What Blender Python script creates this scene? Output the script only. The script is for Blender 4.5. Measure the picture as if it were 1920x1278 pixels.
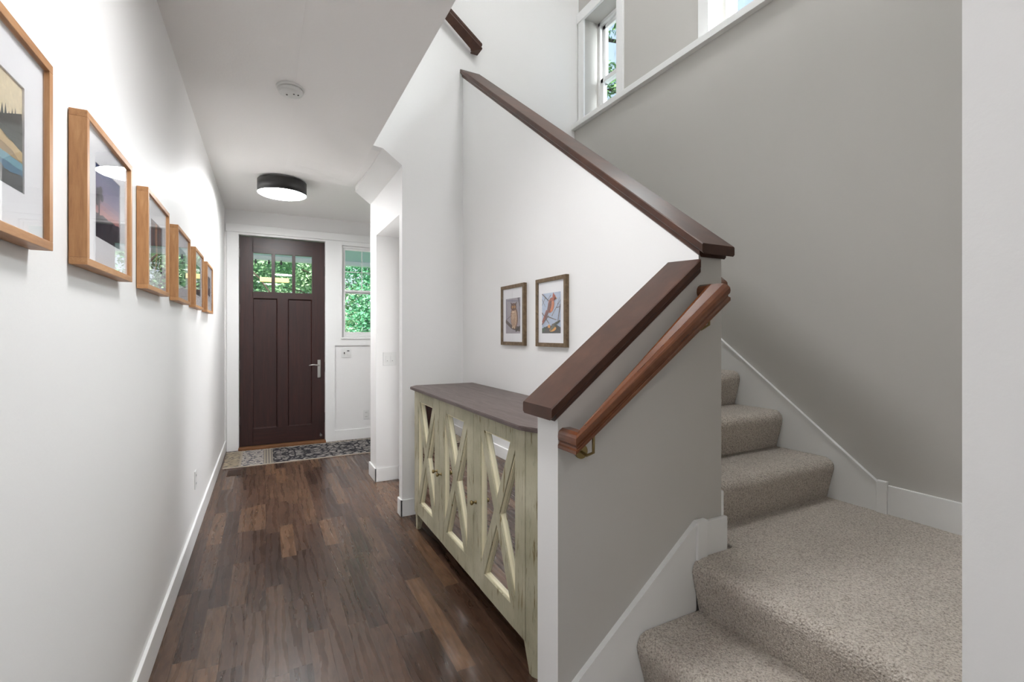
import bpy, bmesh, math, random
from mathutils import Vector, Matrix
for o in list(bpy.data.objects): bpy.data.objects.remove(o, do_unlink=True)
SC = bpy.context.scene
COL = SC.collection
rnd = random.Random(7)

# ------------------------------------------------------------------ camera
cam_d = bpy.data.cameras.new('camera'); cam = bpy.data.objects.new('camera', cam_d); COL.objects.link(cam)
cam.location = (0, 0, 1.32); cam.rotation_euler = (math.radians(90), 0, math.radians(-27.567))
cam_d.sensor_width = 36; cam_d.lens = 36*885/1920; cam_d.shift_y = -12/1920; cam_d.clip_start = .02
SC.camera = cam
# ------------------------------------------------------------------ exposure and light levels
SC.view_settings.view_transform = 'Standard'; SC.view_settings.look = 'None'
SC.view_settings.exposure = 0.5; SC.view_settings.gamma = 1; SC.view_settings.use_curve_mapping = False
LAMP = 62.0          # radiance of the drum lamp diffusers
LAMP_NEAR = 33.0
FILL_BACK = 18.0  # radiance of the added lamp behind the viewer
FILL_UP = 30.0  # radiance of the added lamp upstairs
W = bpy.data.worlds.new('world'); SC.world = W; W.use_nodes = True
wn = W.node_tree; wn.nodes.clear()
tc = wn.nodes.new('ShaderNodeTexCoord'); sp = wn.nodes.new('ShaderNodeSeparateXYZ'); rp = wn.nodes.new('ShaderNodeValToRGB')
rp.color_ramp.elements[0].position = 0.0; rp.color_ramp.elements[0].color = (.80, .88, .95, 1)
rp.color_ramp.elements[1].position = .7; rp.color_ramp.elements[1].color = (.42, .60, .95, 1)
bg = wn.nodes.new('ShaderNodeBackground'); bg.inputs[1].default_value = 1.0; wo = wn.nodes.new('ShaderNodeOutputWorld')
wn.links.new(tc.outputs['Generated'], sp.inputs[0]); wn.links.new(sp.outputs[2], rp.inputs[0])
wn.links.new(rp.outputs[0], bg.inputs[0]); wn.links.new(bg.outputs[0], wo.inputs[0])

def area(name, loc, rot, sx, sy, power, col=(1, 1, 1)):
    d = bpy.data.lights.new(name, 'AREA'); d.shape = 'RECTANGLE'; d.size = sx; d.size_y = sy; d.energy = power; d.color = col
    o = bpy.data.objects.new(name, d); o.location = loc; o.rotation_euler = rot; COL.objects.link(o); return o
# daylight falling through the windows of the room behind the camera and through the stair window
area('daylight_back_window', (.5, -5.62, 1.6), (math.radians(90), 0, 0), 3.6, 1.9, 6, (1, .98, .96))
area('side_room_fill', (2.07, 3.78, 1.55), (0, math.radians(90), 0), 1.2, .5, 16, (1, .99, .97))  # added unseen light that brightens the recess through its side doorway
area('daylight_stair_window', (2.98, 1.72, 4.02), (0, math.radians(80), 0), .75, .8, 160, (.93, .96, 1))
sd = bpy.data.lights.new('sun', 'SUN'); sd.energy = 9.0; sd.angle = .02; sd.color = (1, .95, .86)
so = bpy.data.objects.new('sun', sd); so.rotation_euler = (math.radians(40), 0, math.radians(-25)); COL.objects.link(so)

# ------------------------------------------------------------------ materials
def lin(c): return tuple(((v/255)/12.92 if v/255 <= .04045 else ((v/255+.055)/1.055)**2.4) for v in c)
class NG:
    def __init__(s, name, rough=.5, spec=.5, metal=0, coat=0):
        s.m = bpy.data.materials.new(name); s.m.use_nodes = True; s.t = s.m.node_tree
        s.b = s.t.nodes['Principled BSDF']; s.b.inputs['Roughness'].default_value = rough
        s.b.inputs['Specular IOR Level'].default_value = spec; s.b.inputs['Metallic'].default_value = metal
        s.b.inputs['Coat Weight'].default_value = coat; s.b.inputs['Coat Roughness'].default_value = .12
        s._c = None
    def n(s, t, **k):
        x = s.t.nodes.new(t)
        for a, v in k.items():
            if a.startswith('i_'):
                key = a[2:].replace('_', ' '); x.inputs[key].default_value = v
            else: setattr(x, a, v)
        return x
    def l(s, a, b): s.t.links.new(a, b)
    def co(s):
        if not s._c: s._c = s.n('ShaderNodeTexCoord').outputs['Object']
        return s._c
    def mp(s, scale=(1, 1, 1), rot=(0, 0, 0), vec=None):
        x = s.n('ShaderNodeMapping'); x.inputs['Scale'].default_value = scale; x.inputs['Rotation'].default_value = rot
        s.l(vec or s.co(), x.inputs['Vector']); return x.outputs[0]
    def noise(s, vec, scale, detail=3, rough=.55, dist=0):
        x = s.n('ShaderNodeTexNoise'); s.l(vec, x.inputs['Vector']); x.inputs['Scale'].default_value = scale
        x.inputs['Detail'].default_value = detail; x.inputs['Roughness'].default_value = rough; x.inputs['Distortion'].default_value = dist
        return x.outputs[0]
    def ramp(s, fac, stops):
        x = s.n('ShaderNodeValToRGB'); e = x.color_ramp.elements
        while len(e) < len(stops): e.new(.5)
        for i, (p, c) in enumerate(stops): e[i].position = p; e[i].color = tuple(c)+(1,) if len(c) == 3 else c
        s.l(fac, x.inputs[0]); return x.outputs[0]
    def math(s, op, a, b=None, clamp=False):
        x = s.n('ShaderNodeMath', operation=op, use_clamp=clamp)
        for i, v in enumerate((a, b)):
            if v is None: continue
            if hasattr(v, 'links'): s.l(v, x.inputs[i])
            else: x.inputs[i].default_value = v
        return x.outputs[0]
    def mix(s, fac, a, b, bt='MIX'):
        x = s.n('ShaderNodeMix', data_type='RGBA', blend_type=bt)
        for i, v in ((0, fac), (6, a), (7, b)):
            if hasattr(v, 'links'): s.l(v, x.inputs[i])
            else: x.inputs[i].default_value = (v if i == 0 else tuple(v)+(1,))
        return x.outputs[2]
    def color(s, c):
        if hasattr(c, 'links'): s.l(c, s.b.inputs['Base Color'])
        else: s.b.inputs['Base Color'].default_value = tuple(c)+(1,)
        return s
    def bump(s, h, strength=.2, dist=.002):
        x = s.n('ShaderNodeBump'); x.inputs['Strength'].default_value = strength; x.inputs['Distance'].default_value = dist
        s.l(h, x.inputs['Height']); s.l(x.outputs[0], s.b.inputs['Normal']); return s

def plain(name, c, rough=.5, spec=.5, metal=0, var=.04, coat=0):
    g = NG(name, rough, spec, metal, coat); c = lin(c)
    nz = g.noise(g.co(), 6, 3)
    g.color(g.mix(nz, tuple(v*(1-var) for v in c), tuple(min(1, v*(1+var)) for v in c))); return g.m
def paint(name, c, rough, bscale, bstr):
    g = NG(name, rough, .35); c = lin(c)
    nz = g.noise(g.co(), 1.5, 2); g.color(g.mix(nz, tuple(v*.985 for v in c), c))
    g.bump(g.noise(g.co(), bscale, 3), bstr, .0015); return g.m
M = {}
M['wall'] = paint('wall paint', (240, 239, 238), .55, 90, .18)
M['grey'] = paint('warm grey wall paint', (198, 195, 190), .6, 90, .15)
M['ceil'] = paint('ceiling paint', (248, 246, 244), .7, 60, .45)
M['trim'] = paint('trim paint', (243, 243, 242), .33, 20, .03)
M['plate'] = plain('white plastic', (228, 228, 226), .35, var=.01)
M['slot'] = plain('dark slot', (70, 68, 66), .6)
M['steel'] = plain('satin nickel', (190, 188, 184), .28, metal=1)
M['brass'] = plain('aged brass', (150, 132, 92), .35, metal=1)
M['hinge'] = plain('hinge metal', (176, 174, 170), .35, metal=1)
M['black'] = plain('black drum metal', (30, 29, 29), .45)
M['mat'] = plain('mat board', (232, 231, 234), .8, var=.01)
M['yellow'] = plain('yellow bar paint', (232, 196, 132), .6)

def wood(name, dark, mid, light, sc=(1, 1, 1), rot=(0, 0, 0), rough=.35, gs=22, coat=0, bs=.08, spec=.5):
    g = NG(name, rough, spec, 0, coat)
    v = g.mp(sc, rot); a = g.noise(v, gs, 5, .6, .6); b = g.noise(v, gs*4, 3, .6)
    f = g.math('ADD', g.math('MULTIPLY', a, .7), g.math('MULTIPLY', b, .3))
    g.color(g.ramp(f, [(.3, lin(dark)), (.5, lin(mid)), (.72, lin(light))])); g.bump(f, bs, .001); return g.m
M['cap'] = wood('dark stained cap wood', (54, 32, 22), (70, 43, 31), (88, 56, 41), (.35, .35, .35), rough=.4, gs=14, bs=.02, spec=.35)
M['rail'] = wood('stained handrail wood', (88, 48, 27), (108, 62, 36), (130, 80, 48), (.3, .3, .3), rough=.25, gs=18, coat=.3, bs=.02)
M['oak'] = wood('honey oak', (150, 102, 62), (181, 130, 84), (202, 154, 106), (5, .6, 5), rough=.45, gs=9, bs=.1)
M['oakv'] = wood('honey oak upright', (150, 102, 62), (181, 130, 84), (202, 154, 106), (5, 5, .6), rough=.45, gs=9, bs=.1)
M['drift'] = wood('weathered frame wood', (74, 58, 40), (108, 88, 64), (138, 116, 90), (1, 1, 1), rough=.7, gs=40, bs=.4)
M['doorw'] = wood('mahogany stained door', (36, 19, 18), (50, 27, 24), (66, 34, 29), (8, 8, .5), rough=.36, gs=5, bs=.04)
M['doorh'] = wood('mahogany stained door rails', (36, 19, 18), (50, 27, 24), (66, 34, 29), (.5, 8, 8), rough=.36, gs=5, bs=.04)
M['thresh'] = wood('oak threshold', (96, 62, 38), (128, 86, 54), (150, 104, 66), (.5, 5, 5), rough=.45, gs=8)
M['ctop'] = wood('grey brown table top wood', (70, 57, 54), (92, 78, 75), (116, 102, 98), (4, .45, 4), rough=.42, gs=9, bs=.25)
M['grille'] = wood('stained register wood', (52, 34, 24), (70, 48, 34), (86, 60, 44), (5, .6, 5), rough=.4, gs=9)

def distressed(name):
    g = NG(name, .55, .4)
    v = g.mp((7, 7, .8)); a = g.noise(v, 7, 5, .65, .5); b = g.noise(g.mp((1, 1, 1)), 5, 3)
    c = g.ramp(b, [(.3, lin((168, 163, 138))), (.5, lin((184, 179, 154))), (.7, lin((200, 195, 172)))])
    wear = g.ramp(a, [(.33, (1, 1, 1)), (.42, (0, 0, 0))])
    c = g.mix(wear, c, lin((120, 104, 66)))
    fine = g.noise(g.mp((14, 14, 1.2)), 12, 4, .7)
    c = g.mix(g.ramp(fine, [(.34, (.5, .5, .5)), (.44, (0, 0, 0))]), c, lin((140, 136, 116)))
    g.color(c); g.bump(a, .35, .001); return g.m
M['cream'] = distressed('distressed cream paint')
M['creamlit'] = plain('lamplit cream moulding', (238, 230, 200), .5, var=.08)  # lamp light on moulding and brace edges, put into the colour
g = NG('mirror glass', .02, .5, 1); g.color((.80, .80, .79)); M['mirror'] = g.m

def glass(name, tint=(1, 1, 1), gl=1.0):
    m = bpy.data.materials.new(name); m.use_nodes = True; t = m.node_tree; t.nodes.clear()
    o = t.nodes.new('ShaderNodeOutputMaterial'); mx = t.nodes.new('ShaderNodeMixShader'); tr = t.nodes.new('ShaderNodeBsdfTransparent')
    gs = t.nodes.new('ShaderNodeBsdfGlossy'); fr = t.nodes.new('ShaderNodeMath'); fr.operation = 'MULTIPLY_ADD'; fr.inputs[1].default_value = .72; fr.inputs[2].default_value = .03
    lw = t.nodes.new('ShaderNodeLayerWeight'); pw = t.nodes.new('ShaderNodeMath'); pw.operation = 'POWER'; pw.inputs[1].default_value = 5
    t.links.new(lw.outputs['Facing'], pw.inputs[0]); t.links.new(pw.outputs[0], fr.inputs[0]); lw.inputs[0].default_value = .5
    tr.inputs[0].default_value = tuple(tint)+(1,); gs.inputs['Roughness'].default_value = 0; gs.inputs[0].default_value = (gl, gl, gl, 1)
    t.links.new(fr.outputs[0], mx.inputs[0]); t.links.new(tr.outputs[0], mx.inputs[1]); t.links.new(gs.outputs[0], mx.inputs[2])
    t.links.new(mx.outputs[0], o.inputs[0]); return m
M['glass'] = glass('window glass', (.97, .99, .98)); M['pglass'] = glass('picture glass')

def emis(name, c, s):
    g = NG(name, .5); g.color((.9, .9, .88)); g.b.inputs['Emission Color'].default_value = tuple(c)+(1,); g.b.inputs['Emission Strength'].default_value = s; return g.m
M['diff'] = emis('lit lamp diffuser', (.985, .99, 1), LAMP)
M['diffu'] = emis('added upstairs fill diffuser', (.97, .99, 1), FILL_UP)
M['diffb'] = emis('added back fill diffuser', (.985, .99, 1), FILL_BACK)
M['diffn'] = emis('lit lamp diffuser by stairs', (.985, .99, 1), LAMP_NEAR)

def floor_mat():
    g = NG('dark stained oak planks', .3, .42, 0, 0)
    s = g.n('ShaderNodeSeparateXYZ'); g.l(g.co(), s.inputs[0]); X, Y = s.outputs[0], s.outputs[1]
    pw = .083
    u = g.math('DIVIDE', X, pw); row = g.math('FLOOR', u); fu = g.math('FRACT', u)
    w1 = g.n('ShaderNodeTexWhiteNoise', noise_dimensions='1D'); g.l(row, w1.inputs['W'])
    ln = g.math('ADD', g.math('MULTIPLY', w1.outputs[0], .5), .45)
    v = g.math('ADD', g.math('DIVIDE', Y, ln), g.math('MULTIPLY', w1.outputs[0], 7.3)); idx = g.math('FLOOR', v); fv = g.math('FRACT', v)
    cb = g.n('ShaderNodeCombineXYZ'); g.l(row, cb.inputs[0]); g.l(idx, cb.inputs[1])
    w2 = g.n('ShaderNodeTexWhiteNoise', noise_dimensions='3D'); g.l(cb.outputs[0], w2.inputs['Vector']); R = w2.outputs[0]
    c2 = g.n('ShaderNodeCombineXYZ')
    g.l(g.math('ADD', g.math('MULTIPLY', X, 1.0), g.math('MULTIPLY', R, 37.0)), c2.inputs[0])
    g.l(g.math('ADD', g.math('MULTIPLY', Y, .16), g.math('MULTIPLY', R, 11.0)), c2.inputs[1]); g.l(R, c2.inputs[2])
    gv = c2.outputs[0]
    wv = g.n('ShaderNodeTexWave', wave_type='BANDS', bands_direction='X'); g.l(gv, wv.inputs[0])
    wv.inputs['Scale'].default_value = 7; wv.inputs['Distortion'].default_value = 9; wv.inputs['Detail'].default_value = 4
    wv.inputs['Detail Scale'].default_value = 1.2; wv.inputs['Detail Roughness'].default_value = .55
    fine = g.noise(g.mp((1, .06, 1)), 260, 4, .7)
    base = g.ramp(R, [(0, lin((60, 41, 31))), (.35, lin((78, 56, 43))), (.65, lin((88, 65, 51))), (.88, lin((98, 74, 57))), (1, lin((112, 84, 63)))])
    grain = g.ramp(wv.outputs[1] if False else wv.outputs['Fac'], [(0, (.66, .66, .66)), (.3, (.9, .9, .9)), (1, (1.06, 1.06, 1.06))])
    st = g.noise(g.mp((1, 1, 1), vec=gv), 48, 5, .68, .8)
    c = g.mix(.9, base, g.ramp(st, [(.3, (.55, .53, .52)), (.5, (.95, .95, .95)), (.7, (1.22, 1.2, 1.18))]), 'MULTIPLY')
    c = g.mix(.32, c, grain, 'MULTIPLY')
    c = g.mix(.5, c, g.ramp(fine, [(.3, (.6, .6, .6)), (.6, (1.1, 1.1, 1.1))]), 'MULTIPLY')
    blot = g.noise(g.mp((1, .5, 1)), 11, 4, .65); c = g.mix(.65, c, g.ramp(blot, [(.3, (.62, .6, .6)), (.6, (1.1, 1.1, 1.1))]), 'MULTIPLY')
    ga = g.math('LESS_THAN', fu, .016); gb = g.math('LESS_THAN', fv, .003); gap = g.math('MAXIMUM', ga, gb)
    c = g.mix(g.math('MULTIPLY', gap, .75), c, (.006, .004, .003))
    g.color(c)
    g.l(g.math('ADD', g.math('MULTIPLY', wv.outputs['Fac'], .08), .25), g.b.inputs['Roughness'])
    h = g.math('SUBTRACT', g.math('MULTIPLY', wv.outputs['Fac'], .3), g.math('MULTIPLY', gap, 1.0))
    g.bump(h, .18, .0008); return g.m
M['floor'] = floor_mat()

def carpet():
    g = NG('looped beige carpet', .95, .1)
    a = g.noise(g.co(), 170, 3, .7); b = g.noise(g.co(), 5, 3); d = g.noise(g.mp((1, 1, 1), (0, 0, .7)), 60, 3, .7)
    vo = g.n('ShaderNodeTexVoronoi'); g.l(g.mp((1, 1, 1)), vo.inputs['Vector']); vo.inputs['Scale'].default_value = 170
    c = g.ramp(a, [(.30, lin((138, 126, 114))), (.45, lin((200, 189, 177))), (.60, lin((228, 219, 208)))])
    c = g.mix(.35, c, g.ramp(b, [(.3, (.78, .78, .78)), (.7, (1.1, 1.1, 1.1))]), 'MULTIPLY')
    g.color(c)
    h = g.math('ADD', g.math('MULTIPLY', vo.outputs[0], -1.0), g.math('ADD', a, d)); g.bump(h, .9, .006)
    g.b.inputs['Sheen Weight'].default_value = .2; return g.m
M['carpet'] = carpet()

def rug_mat():
    g = NG('patterned wool runner', .9, .1)
    s = g.n('ShaderNodeSeparateXYZ'); g.l(g.co(), s.inputs[0]); X, Y = s.outputs[0], s.outputs[1]
    ax = g.math('ABSOLUTE', g.math('SUBTRACT', Y, 5.755))
    mir = g.n('ShaderNodeCombineXYZ'); g.l(X, mir.inputs[0]); g.l(ax, mir.inputs[1])
    vo = g.n('ShaderNodeTexVoronoi', feature='DISTANCE_TO_EDGE'); g.l(mir.outputs[0], vo.inputs['Vector']); vo.inputs['Scale'].default_value = 11
    wv = g.n('ShaderNodeTexWave', wave_type='RINGS'); g.l(mir.outputs[0], wv.inputs[0]); wv.inputs['Scale'].default_value = 7; wv.inputs['Distortion'].default_value = 9; wv.inputs['Detail'].default_value = 2; wv.inputs['Detail Scale'].default_value=2.5
    pat = g.math('MULTIPLY', g.ramp(vo.outputs[0], [(.05, (0, 0, 0)), (.13, (1, 1, 1))]), g.ramp(wv.outputs['Fac'], [(.34, (0, 0, 0)), (.5, (1, 1, 1))]))
    tan, grey, navy, blk = lin((156, 146, 132)), lin((150, 145, 141)), lin((44, 50, 68)), lin((46, 45, 49))
    field = g.mix(pat, blk, grey)
    end = g.mix(g.ramp(wv.outputs['Fac'], [(.3, (0, 0, 0)), (.4, (1, 1, 1))]), navy, lin((176, 168, 160)))
    st = g.mix(g.math('LESS_THAN', g.math('FRACT', g.math('MULTIPLY', X, 38)), .45), tan, lin((112, 106, 102)))
    c = g.mix(g.math('LESS_THAN', X, .07), field, st)
    c = g.mix(g.math('LESS_THAN', X, -.02), c, end)
    c = g.mix(g.math('LESS_THAN', X, -.22), c, tan)
    fr = g.noise(g.mp((1, 4, 1)), 30, 2); c = g.mix(g.math('LESS_THAN', X, -.24), c, g.ramp(fr, [(.4, lin((80, 76, 78))), (.55, lin((170, 156, 134)))]))
    edge = g.math('GREATER_THAN', ax, .335); c = g.mix(edge, c, lin((178, 168, 156)))
    g.color(g.mix(.3, c, g.ramp(g.noise(g.co(), 220, 2), [(.3, (.7, .7, .7)), (.7, (1.2, 1.2, 1.2))]), 'MULTIPLY'))
    g.bump(g.noise(g.co(), 260, 2), .5, .002); return g.m
M['rug'] = rug_mat()

def leaf(name, a, b, c):
    g = NG(name, .6, .3); nz = g.noise(g.co(), 2.2, 4, .65)
    g.color(g.ramp(nz, [(.35, lin(a)), (.5, lin(b)), (.66, lin(c))])); g.b.inputs['Transmission Weight'].default_value = 0
    g.b.inputs['Subsurface Weight'].default_value = 0; return g.m
M['leaf'] = leaf('green leaves', (96, 140, 98), (146, 188, 140), (206, 228, 190))
M['leafd'] = leaf('deep green leaves', (62, 124, 88), (98, 172, 126), (158, 212, 168))
M['leafl'] = leaf('bright green leaves', (84, 132, 78), (122, 172, 104), (160, 200, 130))  # yellower greens for the tree by the stair windows
M['bark'] = plain('bark', (74, 62, 52), .9, var=.3)
M['porch'] = plain('pale blue porch paint', (196, 212, 222), .6, var=.02)
M['grass'] = plain('lawn', (96, 138, 80), .9, var=.3)
M['deck'] = plain('grey porch deck', (150, 148, 144), .7)
M['siding'] = plain('exterior siding', (190, 194, 196), .7)

# ------------------------------------------------------------------ mesh helpers
def box(bm, x0, x1, y0, y1, z0, z1, bev=0, mi=0):
    r = bmesh.ops.create_cube(bm, size=1); vs = r['verts']
    for v in vs: v.co = Vector(((x0+x1)/2+v.co.x*(x1-x0), (y0+y1)/2+v.co.y*(y1-y0), (z0+z1)/2+v.co.z*(z1-z0)))
    fs = set(f for v in vs for f in v.link_faces)
    for f in fs: f.material_index = mi
    if bev:
        es = set(e for v in vs for e in v.link_edges); bmesh.ops.bevel(bm, geom=list(es), offset=bev, segments=2, profile=.6, affect='EDGES')
def prism(bm, poly, axis, a0, a1, seg=1, mi=0, smooth=False):
    """poly: (u, v) pairs in the plane across axis; X: (y,z)  Y: (x,z)  Z: (x,y)"""
    def P(u, v, a): return (a, u, v) if axis == 'X' else ((u, a, v) if axis == 'Y' else (u, v, a))
    rings = [[bm.verts.new(P(u, v, a0+(a1-a0)*k/seg)) for u, v in poly] for k in range(seg+1)]
    n = len(poly)
    for k in range(seg):
        for i in range(n):
            f = bm.faces.new((rings[k][i], rings[k][(i+1) % n], rings[k+1][(i+1) % n], rings[k+1][i])); f.material_index = mi; f.smooth = smooth
    f = bm.faces.new(rings[0]); f.material_index = mi; f = bm.faces.new(rings[-1]); f.material_index = mi
def cyl(bm, p0, p1, r0, r1=None, n=24, mi=0, smooth=True, caps=True):
    p0, p1 = Vector(p0), Vector(p1); r1 = r0 if r1 is None else r1
    d = (p1-p0).normalized(); a = d.orthogonal().normalized(); b = d.cross(a)
    R = [[bm.verts.new(p+(a*math.cos(t)+b*math.sin(t))*r) for t in [2*math.pi*i/n for i in range(n)]] for p, r in ((p0, r0), (p1, r1))]
    for i in range(n):
        f = bm.faces.new((R[0][i], R[0][(i+1) % n], R[1][(i+1) % n], R[1][i])); f.smooth = smooth; f.material_index = mi
    if caps:
        for q in R: f = bm.faces.new(q); f.material_index = mi
def lathe(bm, c, prof, n=48, mi=0, axis='Z'):
    rings = []
    for r, h in prof:
        ring = []
        for i in range(n):
            t = 2*math.pi*i/n; a, b = r*math.cos(t), r*math.sin(t)
            v = {'Z': (a, b, h), 'X': (h, a, b), 'Y': (a, h, b)}[axis]
            ring.append(bm.verts.new(Vector(c)+Vector(v)))
        rings.append(ring)
    for k in range(len(rings)-1):
        for i in range(n):
            f = bm.faces.new((rings[k][i], rings[k][(i+1) % n], rings[k+1][(i+1) % n], rings[k+1][i])); f.smooth = True; f.material_index = mi
    for q in (rings[0], rings[-1]):
        f = bm.faces.new(q); f.material_index = mi
def tube(bm, pts, r, n=10, mi=0):
    pts = [Vector(p) for p in pts]; prev = None
    for i, p in enumerate(pts):
        d = (pts[min(i+1, len(pts)-1)]-pts[max(i-1, 0)]).normalized()
        if i == 0: a = d.orthogonal().normalized()
        else: a = (a-d*a.dot(d)).normalized()
        b = d.cross(a); rr = r[i] if isinstance(r, (list, tuple)) else r
        ring = [bm.verts.new(p+(a*math.cos(t)+b*math.sin(t))*rr) for t in [2*math.pi*k/n for k in range(n)]]
        if prev:
            for k in range(n):
                f = bm.faces.new((prev[k], prev[(k+1) % n], ring[(k+1) % n], ring[k])); f.smooth = True; f.material_index = mi
        else: bm.faces.new(ring)
        prev = ring
    bm.faces.new(prev)
def sweep(bm, prof, p0, p1, side, up, mi=0, smooth=False):
    """extrude a profile (s, u) from p0 to p1; side and up are vectors"""
    side, up = Vector(side), Vector(up)
    A = [bm.verts.new(Vector(p0)+side*s+up*u) for s, u in prof]; B = [bm.verts.new(Vector(p1)+side*s+up*u) for s, u in prof]
    n = len(prof)
    for i in range(n):
        f = bm.faces.new((A[i], A[(i+1) % n], B[(i+1) % n], B[i])); f.material_index = mi; f.smooth = smooth
    bm.faces.new(A); bm.faces.new(B)

ROOT = {}
def rootloc(p):
    while p.parent: p = p.parent
    return p.location.copy()
def obj(name, bm, mat, parent=None, label=None):
    bmesh.ops.recalc_face_normals(bm, faces=bm.faces)
    me = bpy.data.meshes.new(name)
    if parent is not None: bm.transform(Matrix.Translation(-rootloc(parent)))
    bm.to_mesh(me); bm.free()
    for m in (mat if isinstance(mat, (list, tuple)) else [mat]): me.materials.append(m if not isinstance(m, str) else M[m])
    o = bpy.data.objects.new(name, me); COL.objects.link(o)
    if parent is not None: o.parent = parent
    if label: o['label'] = label
    return o
def B(): return bmesh.new()
def bx(*a, **k):
    bm = B(); box(bm, *a, **k); return bm
def thing(name, label, cat, loc, group=None):
    o = bpy.data.objects.new(name, None); o.empty_display_size = .1; COL.objects.link(o); o.location = loc
    o['label'] = label; o['category'] = cat
    if group: o['group'] = group
    return o
def tag(o, label, cat, group=None, kind=None):
    o['label'] = label; o['category'] = cat
    if group: o['group'] = group
    if kind: o['kind'] = kind
    return o
def struct(name, bm, mat, label=None):
    o = obj(name, bm, mat); o['kind'] = 'structure'; o['category'] = name.split('_')[0]
    o['label'] = label or name.replace('_', ' '); return o

def regrey(o, test):
    """give the faces picked by test(normal, centre) the stairwell's grey paint"""
    o.data.materials.append(M['grey']); k = len(o.data.materials)-1
    for p in o.data.polygons:
        if test(p.normal, p.center): p.material_index = k
# ------------------------------------------------------------------ dimensions
XL, YD, YA, XB, XB2, YP, YP2, XE, XR, XW, XO, YN = -.409, 6.216, 3.413, 1.354, 1.471, 1.171, 1.288, .764, 2.401, 2.444, .674, .26
XH = .88; ZT = 5.4; ZC = 2.74; ZLN = .543
def capz1(x): return 1.075+.776*(x-XE)
def capz2(y): return 1.604+.7607*(y-1.175)

# ------------------------------------------------------------------ setting
struct('floor', bx(-3.2, 3.8, -5.7, 6.22, -.12, 0), 'floor', 'dark brown oak plank floor running down the hallway')
bm = B(); box(bm, XL-.13, XL, -1.6, YD, 0, ZT); struct('wall_left', bm, 'wall', 'long white left hallway wall hung with six photographs')
bm = B()   # front wall with the door and sidelight openings
SX0, SX1, SZ0, SZ1 = .845, 1.35, 1.285, 2.434
DX0, DX1, DZ1 = -.275, .655, 2.462
for a in ((XL-.13, DX0, 0, DZ1), (DX1, SX0, 0, DZ1), (SX0, SX1, 0, SZ0), (SX0, SX1, SZ1, DZ1), (SX1, 2.2, 0, DZ1), (XL-.13, 2.2, DZ1, ZT)):
    box(bm, a[0], a[1], YD, YD+.19, a[2], a[3])
struct('wall_front', bm, 'wall', 'white front wall around the entry door and sidelight')
bm = B(); box(bm, 2.08, 2.2, 4.58, YD, 0, ZC+.1); struct('wall_entry_right', bm, 'wall')
bm = B()   # alcove end wall and the tall stairwell wall above it
poly = [(XH, 0), (2.66, 0), (2.66, ZT), (XL, ZT), (XL, 2.80), (XO, 2.80), (XO, 2.657), (.742, 2.65), (XH, 2.55)]
prism(bm, poly, 'Y', YA, YA+.082)
struct('wall_alcove_end', bm, 'wall', 'white wall at the far end of the alcove rising through the stairwell')
bm = B()
box(bm, XH, 1.09, 4.32, 4.58, 0, 2.70); box(bm, XH, 1.09, YA+.082, 4.32, 2.21, 2.70); box(bm, 1.09, 1.2, 4.2, 4.58, 0, 2.70); box(bm, 1.09, 1.2, YA+.082, 4.2, 2.08, 2.70)
box(bm, 1.2, 2.2, 4.46, 4.58, 0, 2.72)
struct('wall_hall_right', bm, 'wall', 'white hallway wall with a squared recess behind the alcove')
bm = B(); prism(bm, [(.742, 2.651), (XH, 2.549), (XH, 2.70), (.742, 2.70)], 'Y', YA+.0005, 4.58)
struct('trim_soffit', bm, 'wall', 'angled white soffit between ceiling and right hallway wall')
bm = B()   # bird picture wall: sloped top follows the upper flight
prism(bm, [(YP, 0), (YA, 0), (YA, capz2(YA)), (YP, capz2(YP))], 'X', XB, XB2)
struct('wall_alcove_back', bm, 'wall', 'white sloped-top wall behind the console carrying two bird prints')
regrey(bpy.data.objects['wall_alcove_back'], lambda n, c: n.y < -.5 or n.x > .5)
bm = B(); prism(bm, [(XE, 0), (XB, 0), (XB, capz1(XB)), (XE, capz1(XE))], 'Y', YP, YP2)
struct('wall_pony', bm, 'wall', 'low half wall beside the lower stairs, grey face and white end')
regrey(bpy.data.objects['wall_pony'], lambda n, c: n.y < -.5)
struct('wall_right', bx(XR, 2.66, .14, YA, 0, 3.102), 'grey', 'grey right stairwell wall below the ledge')
bm = B()
WIN = ((2.894, 3.32), (1.60, 2.028)); WZ0, WZ1 = 3.147, 4.04
ys = [.14, 1.60, 2.028, 2.894, 3.32, YA]
for i in range(5):
    if i in (1, 3): box(bm, XW, 2.66, ys[i], ys[i+1], WZ1, ZT)
    else: box(bm, XW, 2.66, ys[i], ys[i+1], 3.102, ZT)
box(bm, 2.47, 2.66, 1.60, 2.028, 3.102, WZ0); box(bm, 2.47, 2.66, 2.894, 3.32, 3.102, WZ0)
struct('wall_windows', bm, 'grey', 'upper stairwell wall with two narrow windows')
bm = B(); box(bm, XE, 2.66, .14, YN, 0, ZT); box(bm, XE, .9, -1.6, .14, 0, ZC+.1); box(bm, XL, XE, .14, YN, 3.06, ZT)
struct('wall_near_right', bm, 'wall', 'white wall end at the right edge, closest to the viewer')
regrey(bpy.data.objects['wall_near_right'], lambda n, c: n.y > .5 and c.x > XE)
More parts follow.
